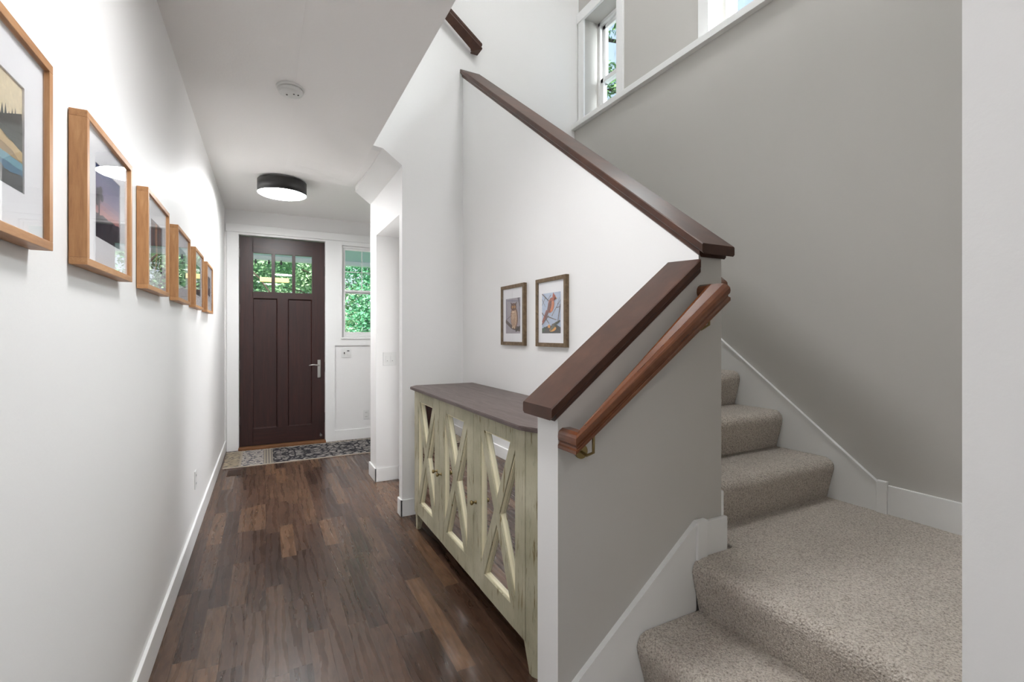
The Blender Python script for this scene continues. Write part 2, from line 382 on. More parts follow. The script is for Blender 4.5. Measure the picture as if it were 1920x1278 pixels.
# hallway ceiling slab (slightly out of level, as the photo shows) with its open edge over the alcove
def zc(x, y):
    a = 2.735-.149*(max(.15, min(x, .674))-.15); t = max(0, min(1, (y-3.9)/1.1)); t = t*t*(3-2*t); return a*(1-t)+2.745*t
bm = B()
def slab(xs, ys2):
    lo = [[bm.verts.new((x, y, zc(x, y))) for x in xs] for y in ys2]; hi = [[bm.verts.new((x, y, 3.05)) for x in xs] for y in ys2]
    for j in range(len(ys2)-1):
        for i in range(len(xs)-1):
            f = bm.faces.new((lo[j][i], lo[j][i+1], lo[j+1][i+1], lo[j+1][i]))
            bm.faces.new((hi[j][i], hi[j][i+1], hi[j+1][i+1], hi[j+1][i]))
    for j in range(len(ys2)-1):
        for i in (0, -1): bm.faces.new((lo[j][i], lo[j+1][i], hi[j+1][i], hi[j][i]))
    for i in range(len(xs)-1):
        for j in (0, -1): bm.faces.new((lo[j][i], lo[j][i+1], hi[j][i+1], hi[j][i]))
slab([XL, .15, XO], [-1.6, .26, 2, YA, 3.9, 4.1, 4.3, 4.5, 4.7, 5, YD])
slab([XO, XE], [-1.6, YN]); slab([XO, 2.08], [YA+.04, 3.9, 4.1, 4.3, 4.5, 4.7, 5, YD])
struct('ceiling', bm, 'ceil', 'textured white hallway ceiling with an open edge over the alcove')
struct('ceiling_upper', bx(XL-.13, 2.7, .1, 6.4, ZT, ZT+.1), 'ceil', 'upper stairwell ceiling')
# room behind the viewer that lets the daylight in
bm = B()
box(bm, -3.2, XL-.13, -1.72, -1.6, 0, ZC); box(bm, .9, 3.8, -1.72, -1.6, 0, ZC); box(bm, -3.3, -3.2, -5.6, -1.6, 0, ZC); box(bm, 3.8, 3.9, -5.6, -1.6, 0, ZC)
box(bm, -3.2, -1.3, -5.6, -5.48, 0, ZC); box(bm, 2.3, 3.8, -5.6, -5.48, 0, ZC); box(bm, -1.3, 2.3, -5.6, -5.48, 0, .65); box(bm, -1.3, 2.3, -5.6, -5.48, 2.55, ZC)
struct('wall_back', bm, 'wall', 'walls of the room behind the viewer')
struct('ceiling_back', bx(-3.3, 3.9, -5.6, -1.6, ZC, ZC+.1), 'ceil')

# baseboards and trims
def bboard(name, segs, h=.12, label=None):
    bm = B()
    for x0, x1, y0, y1 in segs: box(bm, x0, x1, y0, y1, 0, h, .003)
    return struct(name, bm, 'trim', label)
bboard('baseboard_left', [(XL, XL+.014, -1.6, YD)], label='white baseboard along the left wall')
bboard('baseboard_front', [(.764, 2.08, YD-.014, YD)], .13)
bboard('baseboard_recess', [(XH-.014, 1.076, 4.306, 4.32), (XH-.014, XH, 4.306, 4.594), (1.076, 1.09, 4.2, 4.306)], label='white baseboard stepping around the hallway recess')
bboard('baseboard_alcove', [(XH-.014, 1.34, YA-.014, YA), (XH-.014, XH, YA-.014, YA+.082), (XB-.014, XB, YP2, YA-.014)], label='white baseboard wrapping the alcove behind the console')
bboard('baseboard_pony', [(XE-.0, XB-.014, YP2, YP2+.014)])
bboard('baseboard_near', [(XE-.014, XE, -1.6, YN)])
bm = B()   # stair skirt on the pony wall, its block and the landing board
def sk(x): return .285+.755*(x-.828)
prism(bm, [(XE, 0), (1.325, 0), (1.325, sk(1.325)), (XE, sk(XE))], 'Y', YP-.014, YP)
prism(bm, [(XE, sk(XE)), (1.325, sk(1.325)), (1.325, sk(1.325)+.008), (XE, sk(XE)+.008)], 'Y', YP-.019, YP)
struct('trim_skirt_lower', bm, 'trim', 'sloped white skirt board on the half wall beside the lower steps')
bm = B(); box(bm, 1.325, 1.376, YP-.022, YP, .5, .672, .004); struct('trim_block_lower', bm, 'trim', 'white trim block where sloped skirt meets landing board')
bm = B(); box(bm, 1.376, XB2+.015, YP-.015, YP, .5, .662, .003); box(bm, XB2, XB2+.015, YP, YP+.04, .5, .75, .004)
struct('baseboard_landing_left', bm, 'trim', 'short white baseboard at the half wall corner on the landing')
bm = B()
prism(bm, [(1.10, .5), (3.40, .5), (3.40, .667+.771*2.30), (1.10, .667)], 'X', XR-.014, XR)
prism(bm, [(1.10, .667), (3.40, .667+.771*2.30), (3.40, .675+.771*2.30), (1.10, .675)], 'X', XR-.019, XR)
struct('trim_skirt_upper', bm, 'trim', 'sloped white skirt board climbing the right wall beside the upper steps')
bm = B(); box(bm, XR-.022, XR, 1.06, 1.10, .5, .682, .004); struct('trim_block_upper', bm, 'trim', 'white trim block on the right wall at the landing')
bm = B(); box(bm, XR-.014, XR, YN, 1.06, .5, .667, .003); struct('baseboard_landing_right', bm, 'trim', 'white baseboard on the right wall along the landing')
bm = B(); box(bm, 2.362, XW+.03, .26, YA, 3.102, 3.146, .003)
struct('trim_ledge', bm, 'trim', 'white ledge capping the right stairwell wall below the windows')

# ------------------------------------------------------------------ entry door
def door():
    yf = YD+.035; yb = yf+.045
    bm = B()
    z0 = .03; z1 = 2.455; x0, x1 = -.268, .648
    G = [(-.127, .062), (.100, .283), (.318, .500)]           # glass lights in x
    gz0, gz1 = 1.82, 2.272
    Pn = [(-.135, .125), (.236, .503)]; pz0, pz1 = .222, 1.745
    box(bm, x0, G[0][0], yf, yb, z0, z1, .002); box(bm, .503, x1, yf, yb, z0, z1, .002)
    for za, zb in ((z0, pz0), (pz1, gz0), (gz1, z1)): box(bm, G[0][0]-.008, .505, yf, yb, za, zb, mi=1)
    box(bm, G[0][1], G[1][0], yf, yb, gz0, gz1, .002); box(bm, G[1][1], G[2][0], yf, yb, gz0, gz1, .002); box(bm, .125, .236, yf, yb, pz0, pz1)
    d = obj('door_1', bm, ['doorw', 'doorh']); d['kind'] = 'structure'; d['label'] = 'dark brown entry door with three small top panes and two tall panels'; d['category'] = 'door'
    for a, b in Pn:
        bm = B(); box(bm, a-.002, b+.002, yf+.018, yb-.006, pz0, pz1)
        i = .012   # sloped moulding round the recessed panel
        for q in (([(a, pz0), (b, pz0), (b-i, pz0+i), (a+i, pz0+i)]), ([(a, pz1), (b, pz1), (b-i, pz1-i), (a+i, pz1-i)]), ([(a, pz0), (a, pz1), (a+i, pz1-i), (a+i, pz0+i)]), ([(b, pz0), (b, pz1), (b-i, pz1-i), (b-i, pz0+i)])):
            bm.faces.new([bm.verts.new((u, yf+(.001 if k < 2 else .0175), v)) for k, (u, v) in enumerate(q)])
        obj('door_panel', bm, 'doorw', d)
    for a, b in G:
        obj('glass_pane', bx(a-.004, b+.004, yf+.02, yf+.026, gz0-.004, gz1+.004), 'glass', d)
    for z in (.33, .97, 1.62, 2.26):
        bm = B(); cyl(bm, (x0-.006, yf-.006, z-.055), (x0-.006, yf-.006, z+.055), .008, n=12); box(bm, x0-.006, x0+.004, yf-.004, yf+.002, z-.05, z+.05)
        obj('hinge', bm, 'hinge', d)
    bm = B(); box(bm, .566, .601, yf-.009, yf, .79, 1.01, .004)
    h = obj('handle_plate', bm, 'steel', d)
    bm = B(); cyl(bm, (.584, yf-.009, .945), (.584, yf-.05, .945), .011, n=16)
    tube(bm, [(.584, yf-.05, .945), (.56, yf-.053, .948), (.52, yf-.053, .953), (.484, yf-.05, .95), (.466, yf-.045, .945)], [.009, .009, .008, .0075, .006]); obj('lever', bm, 'steel', h)
    bm = B(); cyl(bm, (.584, yf-.009, .825), (.584, yf-.02, .825), .013, n=16); obj('thumb_turn', bm, 'steel', h)
    bm = B(); cyl(bm, (.60, yf, .105), (.60, yf-.05, .095), .007, n=12); cyl(bm, (.60, yf-.05, .095), (.60, yf-.065, .092), .014, n=16); obj('door_stop', bm, 'steel', d)
    for z in (.30, .92, 2.1):
        obj('strike', bx(x1-.002, x1+.006, yf-.003, yf+.01, z-.06, z+.06, bev=.001), 'slot', d)
door()
struct('trim_threshold', bx(-.275, .655, YD-.055, YD+.19, 0, .026, bev=.004), 'thresh', 'oak threshold strip under the entry door')
bm = B()
box(bm, XL+.02, DX0+.0, YD-.018, YD, 0, 2.485, .002); box(bm, DX1, .764, YD-.018, YD, 0, 2.4845); box(bm, .764, SX0, YD-.018, YD, 1.263, 2.4845)
box(bm, DX0, DX1, YD-.018, YD, 2.462, 2.4845); box(bm, SX0, 2.08, YD-.018, YD, 2.436, 2.4845); box(bm, XL+.012, 2.08, YD-.036, YD, 2.485, 2.572, .003)
box(bm, .764, 2.08, YD-.018, YD, 1.185, 1.2625); box(bm, SX1, 1.45, YD-.018, YD, 1.263, 2.4355)
box(bm, DX0-.002, DX0+.004, YD, YD+.19, 0, DZ1); box(bm, DX1-.005, DX1, YD, YD+.19, 0, DZ1)
struct('trim_door_casing', bm, 'trim', 'white flat casing and header around the entry door and sidelight')
bm = B()   # sidelight double hung window
yw = YD+.05
def frame_yz(bm, x0, x1, z0, z1, y0, y1, w, wb=None):
    wb = wb or w; box(bm, x0, x0+w, y0, y1, z0, z1, .002); box(bm, x1-w, x1, y0, y1, z0, z1, .002)
    box(bm, x0+w, x1-w, y0, y1, z0, z0+wb, .002); box(bm, x0+w, x1-w, y0, y1, z1-w, z1, .002)
frame_yz(bm, SX0, SX1, SZ0, SZ1, yw-.02, yw+.05, .022)
box(bm, SX0-.01, SX1+.01, YD-.03, YD+.03, SZ0-.022, SZ0, .003)
w1 = struct('window_1', bm, 'trim', 'narrow white sidelight window right of the entry door')
bm = B(); frame_yz(bm, SX0+.022, SX1-.022, 1.84, SZ1-.022, yw, yw+.03, .025, .04)
box(bm, 1.094, 1.102, yw+.008, yw+.02, 1.87, 2.40); box(bm, SX0+.04, SX1-.04, yw+.008, yw+.02, 2.112, 2.12); obj('upper_sash', bm, 'trim', w1)
bm = B(); frame_yz(bm, SX0+.022, SX1-.022, SZ0+.022, 1.885, yw-.015, yw+.015, .025, .045); obj('lower_sash', bm, 'trim', w1)
bm = B(); box(bm, SX0+.04, SX1-.04, yw+.012, yw+.016, 1.87, 2.39); obj('glass_pane', bm, 'glass', w1)
bm = B(); box(bm, SX0+.04, SX1-.04, yw, yw+.004, 1.34, 1.86); obj('glass_pane', bm, 'glass', w1)

# ------------------------------------------------------------------ stair windows
def stair_window(n, y0, y1, label):
    bm = B(); x0 = 2.585
    box(bm, XW-.016, XW, y1, y1+.078, WZ0, WZ1+.002, .002); box(bm, XW-.016, XW, y0-.078, y0, WZ0, WZ1+.002, .002)
    box(bm, XW-.024, XW, y0-.095, min(y1+.09, YA-.003), WZ1, WZ1+.085, .003)
    for a, b in ((y0, y0+.03), (y1-.03, y1)): box(bm, x0, x0+.075, a, b, WZ0, WZ1, .002)
    box(bm, x0, x0+.075, y0, y1, WZ1-.03, WZ1, .002); box(bm, x0, x0+.075, y0, y1, WZ0, WZ0+.03, .002)
    w = struct('window_%d' % n, bm, 'trim', label)
    zm = 3.50
    bm = B()
    for a, b in ((y0+.03, y0+.065), (y1-.065, y1-.03)): box(bm, x0+.03, x0+.06, a, b, zm, WZ1-.03, .002)
    box(bm, x0+.03, x0+.06, y0+.03, y1-.03, WZ1-.065, WZ1-.03, .002); box(bm, x0+.03, x0+.06, y0+.03, y1-.03, zm, zm+.035, .002); obj('upper_sash', bm, 'trim', w)
    bm = B()
    for a, b in ((y0+.03, y0+.065), (y1-.065, y1-.03)): box(bm, x0+.005, x0+.03, a, b, WZ0+.03, zm+.04, .002)
    box(bm, x0+.005, x0+.03, y0+.03, y1-.03, zm+.002, zm+.04, .002); box(bm, x0+.005, x0+.03, y0+.03, y1-.03, WZ0+.03, WZ0+.075, .002); obj('lower_sash', bm, 'trim', w)
    obj('glass_pane', bx(x0+.043, x0+.047, y0+.06, y1-.06, zm+.03, WZ1-.06), 'glass', w)
    obj('glass_pane', bx(x0+.015, x0+.019, y0+.06, y1-.06, WZ0+.07, zm+.01), 'glass', w)
stair_window(2, 2.894, 3.32, 'narrow white window high in the stairwell corner')
stair_window(3, 1.60, 2.028, 'white window at the top edge, cut off by the ledge')

# ------------------------------------------------------------------ carpeted stairs
st = thing('carpeted_staircase', 'grey-beige carpeted stairs turning at a square landing', 'stairs', (1.9, 1.2, 0))
def jitter(bm, a, seed, keep=None):
    r = random.Random(seed)
    for v in bm.verts:
        v.co += Vector((r.uniform(-a, a), r.uniform(-a, a), r.uniform(-a, a)))
def nose(u0, zt, zb, r=.042, ov=.038):
    """outline from the riser foot round the nosing to the tread (u grows into the stair)"""
    p = [(u0, zb), (u0-.004, zb+.03), (u0-ov*.90, zt-.064)]
    for k in range(0, 9):
        t = math.radians(192-k*102/8); p.append((u0-ov+r+r*math.cos(t), zt-r+r*math.sin(t)))
    return p
for k in range(9):
    yr = 1.313+.25*k; zt = ZLN+.19*(k+1)
    if zt > 2.3: break
    y2 = min(yr+.30, YA-.002)
    bm = B(); prism(bm, nose(yr, zt, zt-.19-.03)+[(y2, zt), (y2, zt-.22)], 'X', XB2+.002, XR-.016, 90)
    for v in bm.verts:
        for f in v.link_faces: f.smooth = len(f.verts) == 4
    jitter(bm, .0011, k); obj('step', bm, 'carpet', st)
bm = B(); xr = 1.342   # landing
prism(bm, nose(xr, ZLN, ZLN-.181-.03)+[(XR-.015, ZLN), (XR-.015, ZLN-.22)], 'Y', YN+.002, YP-.016, 80)
box(bm, 1.52, XR-.015, YP-.05, 1.36, ZLN-.22, ZLN-.0005)
jitter(bm, .0009, 40); obj('landing', bm, 'carpet', st)
for k in range(2):
    x0 = xr-.25*(k+1); zt = ZLN-.181*(k+1)
    bm = B(); prism(bm, nose(x0, zt, max(0, zt-.2))+[(x0+.29, zt), (x0+.29, max(0, zt-.2))], 'Y', YN+.002, YP-.016, 80)
    jitter(bm, .001, 60+k); obj('step', bm, 'carpet', st)

# ------------------------------------------------------------------ wooden wall caps
def smooth_slopes(o):
    for p in o.data.polygons: p.use_smooth = False
def cap(name, label, axis, a0, a1, c, zfun, w, over, end0=0, a1b=None):
    """board and moulding along axis; c: the wall's near/left face, w: wall thickness"""
    t = thing(name, label, 'railing', ((a0+a1)/2, c+w/2, zfun((a0+a1)/2)) if axis == 'X' else (c+w/2, (a0+a1)/2, zfun((a0+a1)/2)))
    def pt(a, s, dz): return (a, s, zfun(a)+dz) if axis == 'X' else (s, a, zfun(a)+dz)
    def run(name, lo, hi, s0, s1, b0, b1, ch, e0=0.0, e1=None):
        bm = B(); sec = [(s0+ch, lo), (s1-ch, lo), (s1, lo+ch*.9), (s1, hi-ch*.5), (s1-ch*.5, hi), (s0+ch*.5, hi), (s0, hi-ch*.5), (s0, lo+ch*.9)]
        e1 = b1 if e1 is None else e1
        A = [bm.verts.new(pt(b0, s, d)) for s, d in sec]; Bv = [bm.verts.new(pt(b1+(e1-b1)*(s-s0)/(s1-s0), s, d)) for s, d in sec]
        for i in range(8): bm.faces.new((A[i], A[(i+1) % 8], Bv[(i+1) % 8], Bv[i]))
        bm.faces.new(A); bm.faces.new(Bv)
        obj(name, bm, 'cap', t)
    run('moulding', .0, .027, c-.010, c+w+.010, a0-.012, a1, .008)
    run('board', .026, .062, c-over, c+w+(.029 if axis == 'X' else .024), a0-.037, a1 if a1b is None else a1b[0], .008, 0, None if a1b is None else a1b[1])
    return t
cap('stair_railing', 'broad dark brown wood railing cap on the low half wall, sloping toward the hallway', 'X', XE, XB-.001, YP, capz1, YP2-YP, .024, a1b=(1.338, XB-.001))
cap('stair_railing', 'long dark brown wood railing cap climbing above the bird prints', 'Y', YP, YA-.002, XB, capz2, XB2-XB, .025)

# ------------------------------------------------------------------ handrails
def railprof(w=.058, h=.05):
    half = [(w/2, 0), (w/2, .008), (w/2-.005, .011), (w/2-.0055, .015), (w/2-.001, .021), (w/2, .028), (w/2-.001, .036), (w/2-.006, .043), (w/2-.016, .048)]
    return half+[(-a, b) for a, b in reversed(half)]
def bracket(p, base, t):
    bm = B(); x, y, z = p; bxx, by, bz = base
    cyl(bm, base, Vector(base)+(Vector((x, y, bz))-Vector(base)).normalized()*.006, .022, n=20)
    tube(bm, [base, Vector(base).lerp(Vector((x, y, bz)), .5)+Vector((0, 0, -.006)), Vector((x, y, bz+.01)), Vector(p)], .0045, 10)
    obj('bracket', bm, 'brass', t, 'small aged brass wall bracket')
def mitre_loop(bm, path, prof, smooth=True):
    """path: list of points with mitred corners, profile's side axis horizontal and vertical shear"""
    n = len(path); rings = []
    for i, p in enumerate(path):
        p = Vector(p)
        dirs = []
        if i > 0: dirs.append((p-Vector(path[i-1])))
        if i < n-1: dirs.append((Vector(path[i+1])-p))
        hs = [Vector((d.x, d.y, 0)).normalized() for d in dirs]
        sides = [Vector((h.y, -h.x, 0)) for h in hs]
        s = sum(sides, Vector()); s.normalize(); s = s/max(.3, s.dot(sides[0]))
        rings.append([bm.verts.new(p+s*a+Vector((0, 0, b))) for a, b in prof])
    m = len(prof)
    for i in range(n-1):
        for k in range(m):
            f = bm.faces.new((rings[i][k], rings[i][(k+1) % m], rings[i+1][(k+1) % m], rings[i+1][k])); f.smooth = False
    bm.faces.new(rings[0]); bm.faces.new(rings[-1])
zr = lambda x: .966+.776*(x-.766)      # underside of the lower rail
t = thing('handrail', 'reddish brown moulded handrail on the shaded face of the half wall', 'handrail', (1.08, 1.11, 1.2))
bm = B(); yc = 1.107; xa, xb = .792, 1.372
mitre_loop(bm, [(xa, YP-.001, zr(xa)), (xa, yc, zr(xa)), (xb, yc, zr(xb)), (xb, YP-.001, zr(xb))], [(a, b*1.22) for a, b in railprof()])
obj('rail', bm, 'rail', t)
for x in (.845, 1.33): bracket((x, yc, zr(x)+.006), (x, YP-.001, zr(x)-.06), t)
t = thing('handrail', 'end of the upper flight handrail peeking past the half wall corner', 'handrail', (1.53, 1.9, 2.0))
bm = B(); zu = lambda y: 1.475+.76*(y-1.2); xc = 1.522
mitre_loop(bm, [(XB2+.001, 1.235, zu(1.2)), (xc, 1.235, zu(1.2)), (xc, 3.3, zu(3.3)), (XB2+.001, 3.3, zu(3.3))], [(a, b*1.2) for a, b in railprof()])
obj('rail', bm, 'rail', t)
for y in (1.5, 3.0): bracket((xc, y, zu(y)+.006), (XB2+.001, y, zu(y)-.06), t)
t = thing('handrail', 'short dark handrail high on the wall above the alcove', 'handrail', (1.2, 3.35, 3.7))
bm = B(); zv = lambda x: 3.49-.776*(x-1.47); yc = 3.345; xa, xb = -.1, 1.445
mitre_loop(bm, [(xb, YA-.001, zv(xb)), (xb, yc, zv(xb)), (xa, yc, zv(xa)), (xa, YA-.001, zv(xa))], [(-a, b*1.2) for a, b in railprof()])
obj('rail', bm, 'cap', t)
for x in (.45, .1): bracket((x, yc, zv(x)+.006), (x, YA-.001, zv(x)-.06), t)

# ------------------------------------------------------------------ console cabinet
def console():
    t = thing('console_cabinet', 'distressed cream console with mirrored X-pattern doors and dark wood top', 'cabinet', (1.12, 2.38, 0))
    zt = .968; zb = .115
    # body outline in plan: front face x=.905, chamfered front corners
    xf, xk, y0, y1 = .905, 1.335, 1.50, 3.185
    body = [(xf+.001, 1.613), (.955, y0), (xk, y0), (xk, y1), (.95, y1), (xf+.001, 3.165)]
    bm = B()
    inn = .028
    # carcass as shell: back, sides, bottom, top rail, so the recessed doors sit in a real case
    prism(bm, body, 'Z', zb, zb+.03); prism(bm, body, 'Z', zt-.055, zt-.018)
    box(bm, xk-.012, xk, y0, y1, zb, zt-.018)
    prism(bm, [(xf, 1.640), (xf, 1.612), (.955, y0), (xk, y0), (xk, y0+.018), (.965, y0+.018)], 'Z', zb, zt-.018)
    prism(bm, [(xf, 3.150), (xf, 3.168), (.95, y1), (xk, y1), (xk, y1-.018), (.96, y1-.018)], 'Z', zb, zt-.018)
    obj('body', bm, 'cream', t)
    bm = B()
    top = [(.866, 1.607), (.926, 1.462), (1.35, 1.462), (1.35, 3.215), (.925, 3.222), (.866, 3.150)]
    prism(bm, top, 'Z', zt-.018, zt)
    bmesh.ops.bevel(bm, geom=list(bm.edges), offset=.003, segments=2, affect='EDGES')
    obj('top', bm, 'ctop', t, 'dark grey brown wooden top')
    def leg(x, y, sx, sy, ch=0):
        bm = B(); a = .052; b = .030
        T = [(x, y), (x+sx*a, y), (x+sx*a, y+sy*a), (x, y+sy*a)]; L = [(x+sx*.004, y+sy*.004), (x+sx*b, y+sy*.004), (x+sx*b, y+sy*b), (x+sx*.004, y+sy*b)]
        v0 = [bm.verts.new((p, q, zb+.01)) for p, q in T]; v1 = [bm.verts.new((p, q, 0)) for p, q in L]
        for i in range(4): bm.faces.new((v0[i], v0[(i+1) % 4], v1[(i+1) % 4], v1[i]))
        bm.faces.new(v0); bm.faces.new(v1); obj('leg', bm, 'cream', t)
    leg(.908, 3.165, 1, -1); leg(xk, 3.18, -1, -1); leg(xk, 1.505, -1, 1)
    bm = B()
    v0 = [bm.verts.new(p+(zb+.01,)) for p in ((.906, 1.640), (.906, 1.612), (.952, 1.505), (.99, 1.53), (.95, 1.64))]
    v1 = [bm.verts.new(p+(0,)) for p in ((.912, 1.600), (.912, 1.580), (.948, 1.512), (.97, 1.52), (.94, 1.60))]
    for i in range(5): bm.faces.new((v0[i], v0[(i+1) % 5], v1[(i+1) % 5], v1[i]))
    bm.faces.new(v0); bm.faces.new(v1); obj('leg', bm, 'cream', t)
    dz0, dz1 = .118, .948; W3 = (3.166-1.616)/3
    for i in range(3):
        a = 1.616+W3*i+.002; b = 1.616+W3*(i+1)-.002
        s = .082; x0 = xf-.004; x1 = xf+.018
        g0, g1, h0, h1 = a+s, b-s, dz0+.088, dz1-.072
        bm = B(); box(bm, x0, x1, a, g0, dz0, dz1, .0015); box(bm, x0, x1, g1, b, dz0, dz1, .0015); box(bm, x0, x1, g0, g1, dz0, h0); box(bm, x0, x1, g0, g1, h1, dz1)
        d = obj('door', bm, 'cream', t)
        obj('mirror_panel', bx(x1-.004, x1+.002, g0-.005, g1+.005, h0-.005, h1+.005), 'mirror', d, 'mirror panel behind the crossed bars')
        bm = B()   # inner moulding round the opening, lamp light in its colour
        m = .007
        for q in ((g0, g0+m, h0, h1), (g1-m, g1, h0, h1), (g0+m, g1-m, h0, h0+m), (g0+m, g1-m, h1-m, h1)): box(bm, x0+.007, x1-.004, q[0], q[1], q[2], q[3])
        obj('inner_moulding', bm, 'creamlit', d)
        bm = B()
        wd = .030; cy, cz = (g0+g1)/2, (h0+h1)/2
        def clipbar(pA, pB, xx0, xx1, wd, mi):
            dy, dz = pB[0]-pA[0], pB[1]-pA[1]; L = math.hypot(dy, dz); ny, nz = -dz/L*wd, dy/L*wd
            poly = [(pA[0]-dy*.1+ny, pA[1]-dz*.1+nz), (pB[0]+dy*.1+ny, pB[1]+dz*.1+nz), (pB[0]+dy*.1-ny, pB[1]+dz*.1-nz), (pA[0]-dy*.1-ny, pA[1]-dz*.1-nz)]
            for ax, lim, sg in ((0, g0, 1), (0, g1, -1), (1, h0, 1), (1, h1, -1)):
                out = []
                for k in range(len(poly)):
                    p, q = poly[k], poly[(k+1) % len(poly)]; dp, dq = (p[ax]-lim)*sg, (q[ax]-lim)*sg
                    if dp >= 0: out.append(p)
                    if dp*dq < 0: tt = dp/(dp-dq); out.append((p[0]+(q[0]-p[0])*tt, p[1]+(q[1]-p[1])*tt))
                poly = out
            prism(bm, poly, 'X', xx0, xx1, mi=mi)
        ext = .035
        for (pa, pb, dx) in (((g0+ext*.4, h1), (g1-ext*.4, h0), 0), ((g1-ext*.4, h1), (g0+ext*.4, h0), .0006)):
            clipbar(pa, pb, x0+dx, x1-.006, wd-.006, 0); clipbar(pa, pb, x0+.007+dx, x1-.0045+dx, wd, 1)
        obj('cross_brace', bm, ['cream', 'creamlit'], d)
        ky = (b-.045, a+.045)[0 if i == 0 else 0] if False else {0: b-.03, 1: b-.035, 2: a+.035}[i]
        bm = B(); lathe(bm, (x0, ky, .512), [(.010, 0), (.010, -.002), (.005, -.004), (.0045, -.014), (.009, -.018), (.012, -.024), (.010, -.029), (.004, -.031)], 20, axis='X')
        obj('knob', bm, 'brass', d, 'small aged brass knob')
console()

# ------------------------------------------------------------------ flat art helper
CM = {}
def cmat(c):
    c = tuple(c)
    if c not in CM:
        g = NG('print ink %d %d %d' % c, .7, .2); l = lin(c)
        g.color(g.mix(g.noise(g.co(), 120, 4, .7), tuple(v*.72 for v in l), tuple(min(1, v*1.25) for v in l))); CM[c] = g.m
    return CM[c]
def art(name, parent, mapf, shapes, label=None):
    bm = B(); mats = []
    for k, (c, pts) in enumerate(shapes):
        m = cmat(c)
        if m not in mats: mats.append(m)
        vs = [bm.verts.new(mapf(u, v, .00012*k)) for u, v in pts]
        f = bm.faces.new(vs); f.material_index = mats.index(m)
    res = bmesh.ops.triangulate(bm, faces=bm.faces[:])
    me = bpy.data.meshes.new(name); bm.transform(Matrix.Translation(-rootloc(parent))); bm.to_mesh(me); bm.free()
    for m in mats: me.materials.append(m)
    o = bpy.data.objects.new(name, me); COL.objects.link(o); o.parent = parent
    if label: o['label'] = label
    return o
def rect(a, b, c, d): return [(a, c), (b, c), (b, d), (a, d)]
def ell(cx, cy, rx, ry, rot=0, n=18):
    return [(cx+rx*math.cos(t)*math.cos(rot)-ry*math.sin(t)*math.sin(rot), cy+rx*math.cos(t)*math.sin(rot)+ry*math.sin(t)*math.cos(rot)) for t in [2*math.pi*i/n for i in range(n)]]
def bar(p, q, w0, w1=None):
    w1 = w0 if w1 is None else w1; dx, dy = q[0]-p[0], q[1]-p[1]; L = math.hypot(dx, dy) or 1; nx, ny = -dy/L, dx/L
    return [(p[0]+nx*w0, p[1]+ny*w0), (q[0]+nx*w1, q[1]+ny*w1), (q[0]-nx*w1, q[1]-ny*w1), (p[0]-nx*w0, p[1]-ny*w0)]
def ridge(y0, amp, seed, n=26, base=0.0, slope=0.0, spiky=False):
    r = random.Random(seed); p = [(0, base)]
    for i in range(n+1):
        u = i/n; h = y0+slope*u+(r.uniform(0, amp) if not spiky else (amp*r.uniform(.4, 1) if i % 2 else 0)); p.append((u, max(base+.002, h)))
    return p+[(1, base)]

# ------------------------------------------------------------------ six oak frames on the left wall
def grad(stops, n=14):
    out = []
    for i in range(n):
        a, b = i/n, (i+1)/n; v = (a+b)/2
        for (p, c), (q, d) in zip(stops, stops[1:]):
            if p <= v <= q: t = (v-p)/(q-p); col = tuple(int(round((c[k]+(d[k]-c[k])*t)/4)*4) for k in range(3)); break
        out.append((col, rect(0, 1, a, b)))
    return out
PR = []
PR.append(grad([(0, (206, 190, 158)), (1, (222, 206, 172))], 4)+[((50, 58, 56), ridge(.55, .16, 3, 40, .3, .06, True)), ((190, 164, 116), ridge(.50, .05, 4, 12, .15, -.12)), ((150, 124, 84), ridge(.42, .04, 5, 12, .15, -.13)),
    ((98, 150, 166), ridge(.31, .01, 6, 12, .1, -.03)), ((58, 104, 132), ridge(.22, .02, 7, 12, .1)), ((72, 74, 76), ridge(.16, .04, 8, 20, 0, -.02))])
PR.append(grad([(0, (150, 104, 118)), (.35, (200, 136, 128)), (.6, (130, 116, 150)), (1, (58, 74, 120))], 14)+[((48, 42, 58), ridge(.33, .03, 9, 20)), ((30, 30, 44), ridge(.24, .05, 10, 20))]
    +[((36, 34, 48), bar((.16, .3), (.18, .66), .02, .008))]+[((40, 38, 54), ell(.17+.09*math.cos(a), .58+.1*math.sin(a*1.7), .06, .05)) for a in (0, 1, 2, 3, 4, 5)])
PR.append([((54, 40, 42), rect(0, 1, 0, 1)), ((150, 84, 52), [(.42, 1), (.62, 1), (.56, .7), (.64, .4), (.5, 0), (.38, 0), (.5, .4), (.4, .7)]), ((196, 140, 96), [(.5, 1), (.58, 1), (.54, .7), (.58, .4), (.5, .1), (.52, .45), (.48, .7)]),
    ((104, 58, 44), [(.7, 1), (.9, 1), (.8, .6), (.9, .1), (.75, .0), (.7, .5)]), ((92, 50, 44), [(.1, 1), (.26, 1), (.2, .5), (.3, 0), (.12, 0)])])
PR.append(grad([(0, (60, 58, 62)), (.5, (96, 98, 106)), (1, (140, 146, 156))], 8)+[((42, 46, 50), ridge(.4, .12, 12, 24, 0, .0, True))])
PR.append(grad([(0, (58, 52, 50)), (.5, (110, 106, 108)), (1, (92, 100, 112))], 8)+[((90, 62, 50), ridge(.22, .1, 14, 18)), ((44, 44, 46), ridge(.12, .06, 15, 18))])
PR.append(grad([(0, (70, 84, 96)), (.5, (128, 136, 146)), (1, (84, 84, 90))], 8)+[((38, 40, 46), ridge(.45, .15, 16, 18, .2)), ((196, 200, 204), ridge(.22, .05, 17, 12))])
